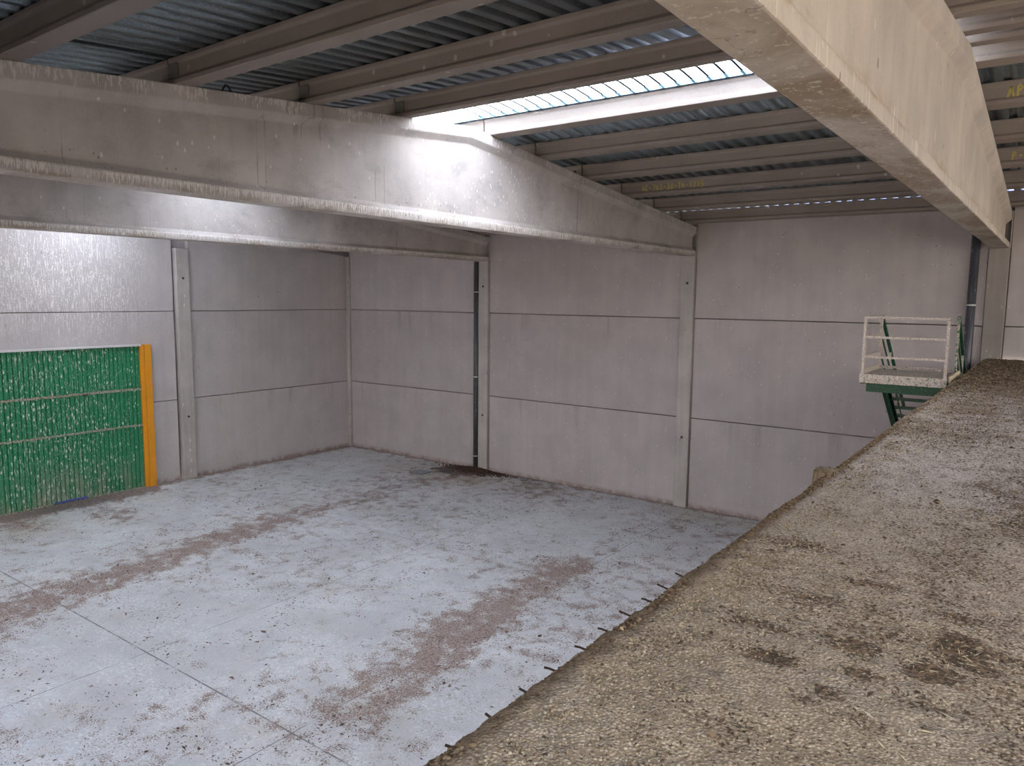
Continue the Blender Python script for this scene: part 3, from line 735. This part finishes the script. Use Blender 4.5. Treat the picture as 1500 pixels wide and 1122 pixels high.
# stubs of reinforcement sticking out of the edge
rods = [(-15.731, 3.972), (-15.57, 3.98), (-15.401, 3.98), (-15.255, 3.99), (-15.075, 3.99), (-14.93, 4.0), (-14.768, 4.0), (-14.595, 3.995), (-14.45, 4.0), (-14.29, 4.0)]
place = ['nearest the bottom edge of the picture', 'second from the bottom', 'third from the bottom', 'fourth from the bottom', 'fifth from the bottom', 'sixth from the bottom', 'seventh from the bottom', 'eighth from the bottom', 'ninth from the bottom', 'farthest up the edge']
for (y, z), pw in zip(rods, place):
    bm = bmesh.new(); j1 = random.uniform(-.012, .012); L = random.uniform(.026, .038)
    tube(bm, [(XE+.10, y+.006, z-.012), (XE+.0, y, z-.004), (XE-L*.6, y-.004+j1*.4, z+.002), (XE-L, y-.006+j1, z+.005)], .0038, 8)
    tag(obj('rebar_stub', bm, M_RUST), 'rusty rebar stub poking from the platform edge, '+pw, 'rebar', 'rebar stubs along the platform edge')

# broken stub on the edge
bm = bmesh.new(); bmesh.ops.create_cone(bm, cap_ends=True, segments=18, radius1=.085, radius2=.07, depth=.17)
bmesh.ops.bevel(bm, geom=[e for e in bm.edges], offset=.012, segments=2, affect='EDGES')
bmesh.ops.subdivide_edges(bm, edges=bm.edges[:], cuts=1)
for v in bm.verts: v.co += Vector((random.uniform(-1, 1), random.uniform(-1, 1), random.uniform(-1, 1)))*.006; v.co += Vector((18.665, -12.16, 3.985))
tag(obj('concrete_stub', bm, mat_plain('earthy_concrete', (.21, .155, .105), .95, var=.5), smooth=True), 'small broken concrete stub standing on the crumbled platform edge', 'rubble')

# ------------------------------------------------------------------ access stair
XL, XR = 17.46, 18.535; YN, YR = -5.05, -3.80; ZD = 4.015
st = tag(empty('access_stair', (18.0, -4.4, 0)), 'green steel stair landing with droppings-crusted guard rails beside the platform', 'stair')
P = lambda n, bm, m, **k: child(n, bm, m, st, **k)
dk = P('deck', box(XL-.03, XR+.03, YN-.03, YR+.02, ZD-.02, ZD+.012), M_DECK)
P('fascia', box(XL-.035, XR+.03, YN-.045, YN-.032, ZD-.10, ZD+.03), M_DECK)
P('support_beam', box(XL+.04, XR-.02, YN+.10, YN+.20, ZD-.245, ZD-.10, bev=.004), M_GREEN)
P('support_beam', box(XL+.04, XR-.02, YR-.15, YR-.07, ZD-.20, ZD-.02, bev=.004), M_GREEN)
P('side_beam', box(XL-.02, XL+.03, YN, YR, ZD-.12, ZD-.02), M_GREEN)
P('side_beam', box(XR-.03, XR+.02, YN, YR, ZD-.12, ZD-.02), M_GREEN)
P('timber_kerb', box(XR+.035, XR+.07, YN+.05, YR-.05, ZD-.04, ZD+.06, bev=.004), M_WOOD)
RT = 4.885
for (x, y) in ((XL, YN), (XR, YN), (XL, YR), (XR, YR)): P('post', box(x-.019, x+.019, y-.018, y+.018, ZD-.10, RT), M_RAIL if (x, y) != (XR, YR) else M_GREENRAIL)
P('top_rail', bar(bmesh.new(), (XL-.02, YN, RT), (XR+.02, YN, RT), .018, .015), M_RAIL)
P('top_rail', bar(bmesh.new(), (XL, YN, RT), (XL, YR, RT), .018, .015), M_RAIL)
for fz in (.335, .67):
    z = RT-(RT-ZD)*fz
    P('mid_rail', bar(bmesh.new(), (XL, YN, z), (XR, YN, z), .012, .017), M_RAIL)
    P('mid_rail', bar(bmesh.new(), (XL, YN, z), (XL, YR, z), .012, .017), M_RAIL)
P('toe_board', bar(bmesh.new(), (XL, YN+.03, ZD+.06), (XL, YR, ZD+.06), .006, .04), M_RAIL)
P('toe_board', bar(bmesh.new(), (XL, YR, ZD+.05), (XR, YR, ZD+.05), .006, .02), M_RAIL)
# flight descending towards the back wall
SLP = .655; RUN = 2.75; ZL = ZD-SLP*RUN; YE = YR+RUN
def down(y, dz=0): return ZD - SLP*(y-YR) + dz
for x in (XL+.05, XR-.05):
    bm = bmesh.new(); bar(bm, (x, YR-.02, down(YR-.02, -.16)), (x, YE, down(YE, -.16)), .012, .10)
    bar(bm, (x+(.03 if x < 18 else -.03), YR-.02, down(YR-.02, -.25)), (x+(.03 if x < 18 else -.03), YE, down(YE, -.25)), .035, .010)
    bar(bm, (x+(.03 if x < 18 else -.03), YR-.02, down(YR-.02, -.075)), (x+(.03 if x < 18 else -.03), YE, down(YE, -.075)), .035, .010)
    P('stringer', bm, M_GREEN)
for k in range(1, 10):
    y = YR+k*RUN/10; z = down(y)
    P('tread', box(XL+.065, XR-.065, y-.12, y+.12, z-.03, z), M_GREEN)
for x in (XL, XR):
    P('handrail', bar(bmesh.new(), (x, YR, RT), (x, YE, down(YE)+.87), .022, .022), M_GREEN)
    for dz in (.29, .58): P('handrail_bar', bar(bmesh.new(), (x, YR, down(YR, dz)), (x, YE, down(YE, dz)), .010, .012), M_GREEN)
    for y in (YR+.95, YR+1.9): P('baluster', box(x-.016, x+.016, y-.016, y+.016, down(y)-.2, down(y)+.87), M_RAIL)
# half landing, legs, lower flight
P('lower_landing', box(XL, XR, YE-.02, -.25, ZL-.04, ZL), M_GREEN)
for x in (XL+.04, XR-.04):
    for y in (YE+.05, -.32): P('leg', box(x-.035, x+.035, y-.035, y+.035, 0, ZL-.04), M_GREEN)
for x in (XL+.05, XR-.05): P('lower_stringer', bar(bmesh.new(), (x, YE-.02, ZL-.10), (x, YE-3.35, .1), .012, .09), M_GREEN)
for k in range(1, 10):
    y = YE-k*.335; z = ZL*(1-k/10); P('lower_tread', box(XL+.065, XR-.065, y-.12, y+.12, z-.03, z), M_GREEN)

# ------------------------------------------------------------------ drain cover
bm = box(4.80, 5.22, -1.63, -1.22, .001, .02, bev=.003)
gr = tag(obj('drain_cover', bm, M_GRATE), 'small square grey drain cover in the floor near the back wall', 'cover')
fr = bmesh.new()
for a in ((4.78, 4.80, -1.65, -1.20), (5.22, 5.24, -1.65, -1.20), (4.80, 5.22, -1.65, -1.63), (4.80, 5.22, -1.22, -1.20)): bx(fr, *a, .001, .024)
obj('cover_frame', fr, M_GRATE, gr)

# ------------------------------------------------------------------ litter nobody could count
def flakes(name, pts, size, mat, lab, cat, tilt=.35, asp=(1.5, 5)):
    n = len(pts); a = rng.uniform(0, 2*math.pi, n); L = size; W = L/rng.uniform(asp[0], asp[1], n)
    ux = np.stack([np.cos(a), np.sin(a), rng.normal(0, tilt, n)*.5], 1); vx = np.stack([-np.sin(a), np.cos(a), rng.normal(0, tilt, n)*.5], 1)
    th = np.minimum(W*.35, .006)
    z = np.zeros((n, 3)); z[:, 2] = th
    c = pts + np.array([0, 0, .002])
    q = [c-ux*L[:, None]/2, c+vx*W[:, None]/2+z*.6, c+ux*L[:, None]/2, c-vx*W[:, None]/2+z*.6, c+z*1.6]
    co = np.stack(q, 1).reshape(-1, 3); i = np.arange(n)[:, None]*5
    fc = np.concatenate([i+np.array([[0, 3, 4]]), i+np.array([[3, 2, 4]]), i+np.array([[2, 1, 4]]), i+np.array([[1, 0, 4]])], 0)
    tone = np.repeat(rng.uniform(0, 1, n), 5)
    o = npmesh(name, co, fc, mat, {'tone': tone}); tag(o, lab, cat, kind='stuff'); return o
def mat_flake(name, cols):
    N = NT(name); t = N.attr('tone'); r = N.n.new('ShaderNodeValToRGB'); N.L(t, r.inputs[0]); r.color_ramp.interpolation = 'CONSTANT'
    el = r.color_ramp.elements; el[0].color = (*cols[0], 1); el[1].color = (*cols[1], 1); el[1].position = 1/len(cols)
    for k in range(2, len(cols)): q = el.new(k/len(cols)); q.color = (*cols[k], 1)
    return N.bsdf(r.outputs[0], .9, 0, None, .2)
M_CHIP = mat_flake('litter_chips', [(.085, .055, .043), (.16, .105, .085), (.23, .15, .12), (.11, .075, .06), (.33, .265, .23)])
N_T = 170000
px_ = rng.uniform(X0+.20, 18.50, N_T); py_ = rng.uniform(-16.5, -.13, N_T)
acc = rng.uniform(0, 1, N_T) < np.clip((floor_dirt(px_, py_)-.24+(fbm(px_*2.2, py_*2.2, 5, 77)-.5)*3.4)*.55, .018, .65)
acc &= ~((px_ > 4.70) & (px_ < 5.32) & (py_ > -1.75) & (py_ < -1.12)) & ~((px_ > 17.3) & (py_ > -5.2)) & ~((px_ > 5.8) & (px_ < 6.55) & (py_ > -.24))
pp = np.stack([px_[acc], py_[acc], np.full(acc.sum(), .001)], 1)
flakes('floor_litter', pp, rng.gamma(2.0, .011, len(pp))+.010, M_CHIP, 'reddish brown chips and droppings littering the lower floor in two bands', 'litter')
M_STRAW = mat_flake('platform_chips', [(.085, .055, .035), (.16, .105, .065), (.25, .17, .10), (.10, .07, .045), (.42, .33, .20)])
N_T = 110000
px_ = XE+.06+rng.uniform(0, 1, N_T)**1.3*4.0; py_ = rng.uniform(-16.9, -.12, N_T)
acc = rng.uniform(0, 1, N_T) < np.clip((plat_dirt(px_, py_)-.05+(fbm(px_*3.5, py_*5, 4, 78)-.5)*1.7)*.75, .03, 1)*np.clip(.35+(py_+16.5)/6, .35, 1)
pp = np.stack([px_[acc], py_[acc], ZP+(fbm(px_[acc]*1.3, py_[acc]*1.3, 3, 31)-.5)*.030+.004], 1)
flakes('platform_litter', pp, (rng.gamma(2.0, .0045, len(pp))+.004)*np.clip(1+(pp[:, 1]+15)/9, .8, 2.2), M_STRAW, 'brown straw bits and dung crumbs scattered over the platform', 'litter', .5)
M_PALE = mat_flake('pale_straw', [(.62, .52, .33), (.55, .44, .26), (.66, .58, .42), (.48, .36, .2)])
ctr = [on_plat(*q) for q in ((1365, 985), (1405, 960), (1440, 985), (1330, 1065), (1250, 950), (1300, 1090), (1420, 940), (1340, 1070), (1240, 880))]
pts = []
for cx, cy in ctr:
    for k in range(14): pts.append((cx+rng.normal(0, .07), cy+rng.normal(0, .07), ZP+.012))
for k in range(60):
    pts.append((XE+.1+rng.uniform(0, 1.6), rng.uniform(-16.4, -10), ZP+.010))
pts = np.array(pts); flakes('loose_straw', pts, rng.uniform(.012, .045, len(pts)), M_PALE, 'pale straw stalks lying loose on the near platform', 'straw', .4, (9, 16))
# loose aggregate along the broken edge and over the near surface
def pebbles(name, pts, rad, mat, lab, cat):
    bm = bmesh.new(); bmesh.ops.create_icosphere(bm, subdivisions=1, radius=1.0); V = np.array([v.co[:] for v in bm.verts]); Fc = np.array([[v.index for v in f.verts] for f in bm.faces]); bm.free()
    n = len(pts); k = len(V)
    sc = rad[:, None]*rng.uniform(.6, 1.25, (n, 3)); a = rng.uniform(0, 6.28, n)
    co = V[None]*(1+rng.normal(0, .12, (n, k, 1)))*sc[:, None, :]
    x = co[..., 0]*np.cos(a)[:, None]-co[..., 1]*np.sin(a)[:, None]; y = co[..., 0]*np.sin(a)[:, None]+co[..., 1]*np.cos(a)[:, None]
    co = np.stack([x, y, co[..., 2]*.75], -1)+pts[:, None, :]
    fc = (Fc[None]+(np.arange(n)*k)[:, None, None]).reshape(-1, 3)
    o = npmesh(name, co.reshape(-1, 3), fc, mat, {'tone': np.repeat(rng.uniform(0, 1, n), k)}, smooth=True); tag(o, lab, cat, kind='stuff'); return o
M_PEB = mat_flake('aggregate', [(.38, .295, .185), (.31, .235, .15), (.47, .39, .27), (.27, .20, .125), (.41, .335, .23), (.22, .16, .10)])
n = 9000; ey = -16.5+rng.uniform(0, 1, n)**1.5*8.5; ed = np.abs(rng.normal(0, .17, n))+.14
ex = XE+ed; zz = ZP-np.clip(.10-ed, 0, 1)*.35+(fbm(ex*1.3, ey*1.3, 3, 31)-.5)*.03
ga = np.stack([ex, ey, zz], 1); ra = rng.uniform(.002, .0062, n)
n = 9000; ey = -16.6+rng.uniform(0, 1, n)**1.2*4.0; ex = XE+.15+rng.uniform(0, 1, n)*1.7
zz = ZP+(fbm(ex*1.3, ey*1.3, 3, 31)-.5)*.03
pebbles('loose_gravel', np.concatenate([ga, np.stack([ex, ey, zz], 1)]), np.concatenate([ra, rng.uniform(.002, .0048, n)]), M_PEB, 'loose tan gravel over the near platform and its crumbled edge', 'gravel')
n = 7000; ey = -16.5+rng.uniform(0, 1, n)**1.4*13; th_ = rng.uniform(.25, 1.57, n); nz_ = (fbm(ey*2.2, ey*0+1.5, 3, 21)-.5)*.05
M_RIM = mat_flake('rim_crumbs', [(.15, .10, .06), (.10, .068, .042), (.21, .145, .085), (.27, .19, .115)])
pebbles('rim_crumbs', np.stack([XE+.10-.10*np.cos(th_)+nz_*np.cos(th_), ey, ZP-.10+.10*np.sin(th_)], 1), rng.uniform(.003, .010, n), M_RIM, 'dark earthy crumbs clinging to the rim of the platform edge', 'dirt')
# dark sludge heap at the foot of the downpipe
n = 2600; r_ = np.abs(rng.normal(0, 1, n)); a_ = rng.uniform(math.pi, 2*math.pi, n)
hx = 6.1+np.cos(a_)*r_*.62; hy = -.10+np.sin(a_)*r_*.26; hz = .05*np.exp(-r_**2)
M_SLUDGE = mat_flake('sludge', [(.04, .024, .018), (.065, .038, .028), (.11, .062, .045)])
pebbles('sludge_heap', np.stack([hx, np.minimum(hy, -.09), hz], 1), rng.uniform(.012, .035, n), M_SLUDGE, 'dark brown sludge heap on the floor at the downpipe foot', 'dirt')

# ------------------------------------------------------------------ yard outside
tag(obj('ground', box(18.62, 90, -90, -24.02, 3.7, 4.0), M_SOIL), kind='structure')
tag(obj('ground', box(-40, 18.5, -90, -24.02, -.35, -.05), M_SOIL), kind='structure')
tag(obj('ground', box(-40, 18.50, -24, YF-.01, -.35, -.05), M_SOIL), kind='structure')
tag(obj('ground', box(26.02, 90, -24, 60, 3.7, 4.0), M_SOIL), kind='structure')
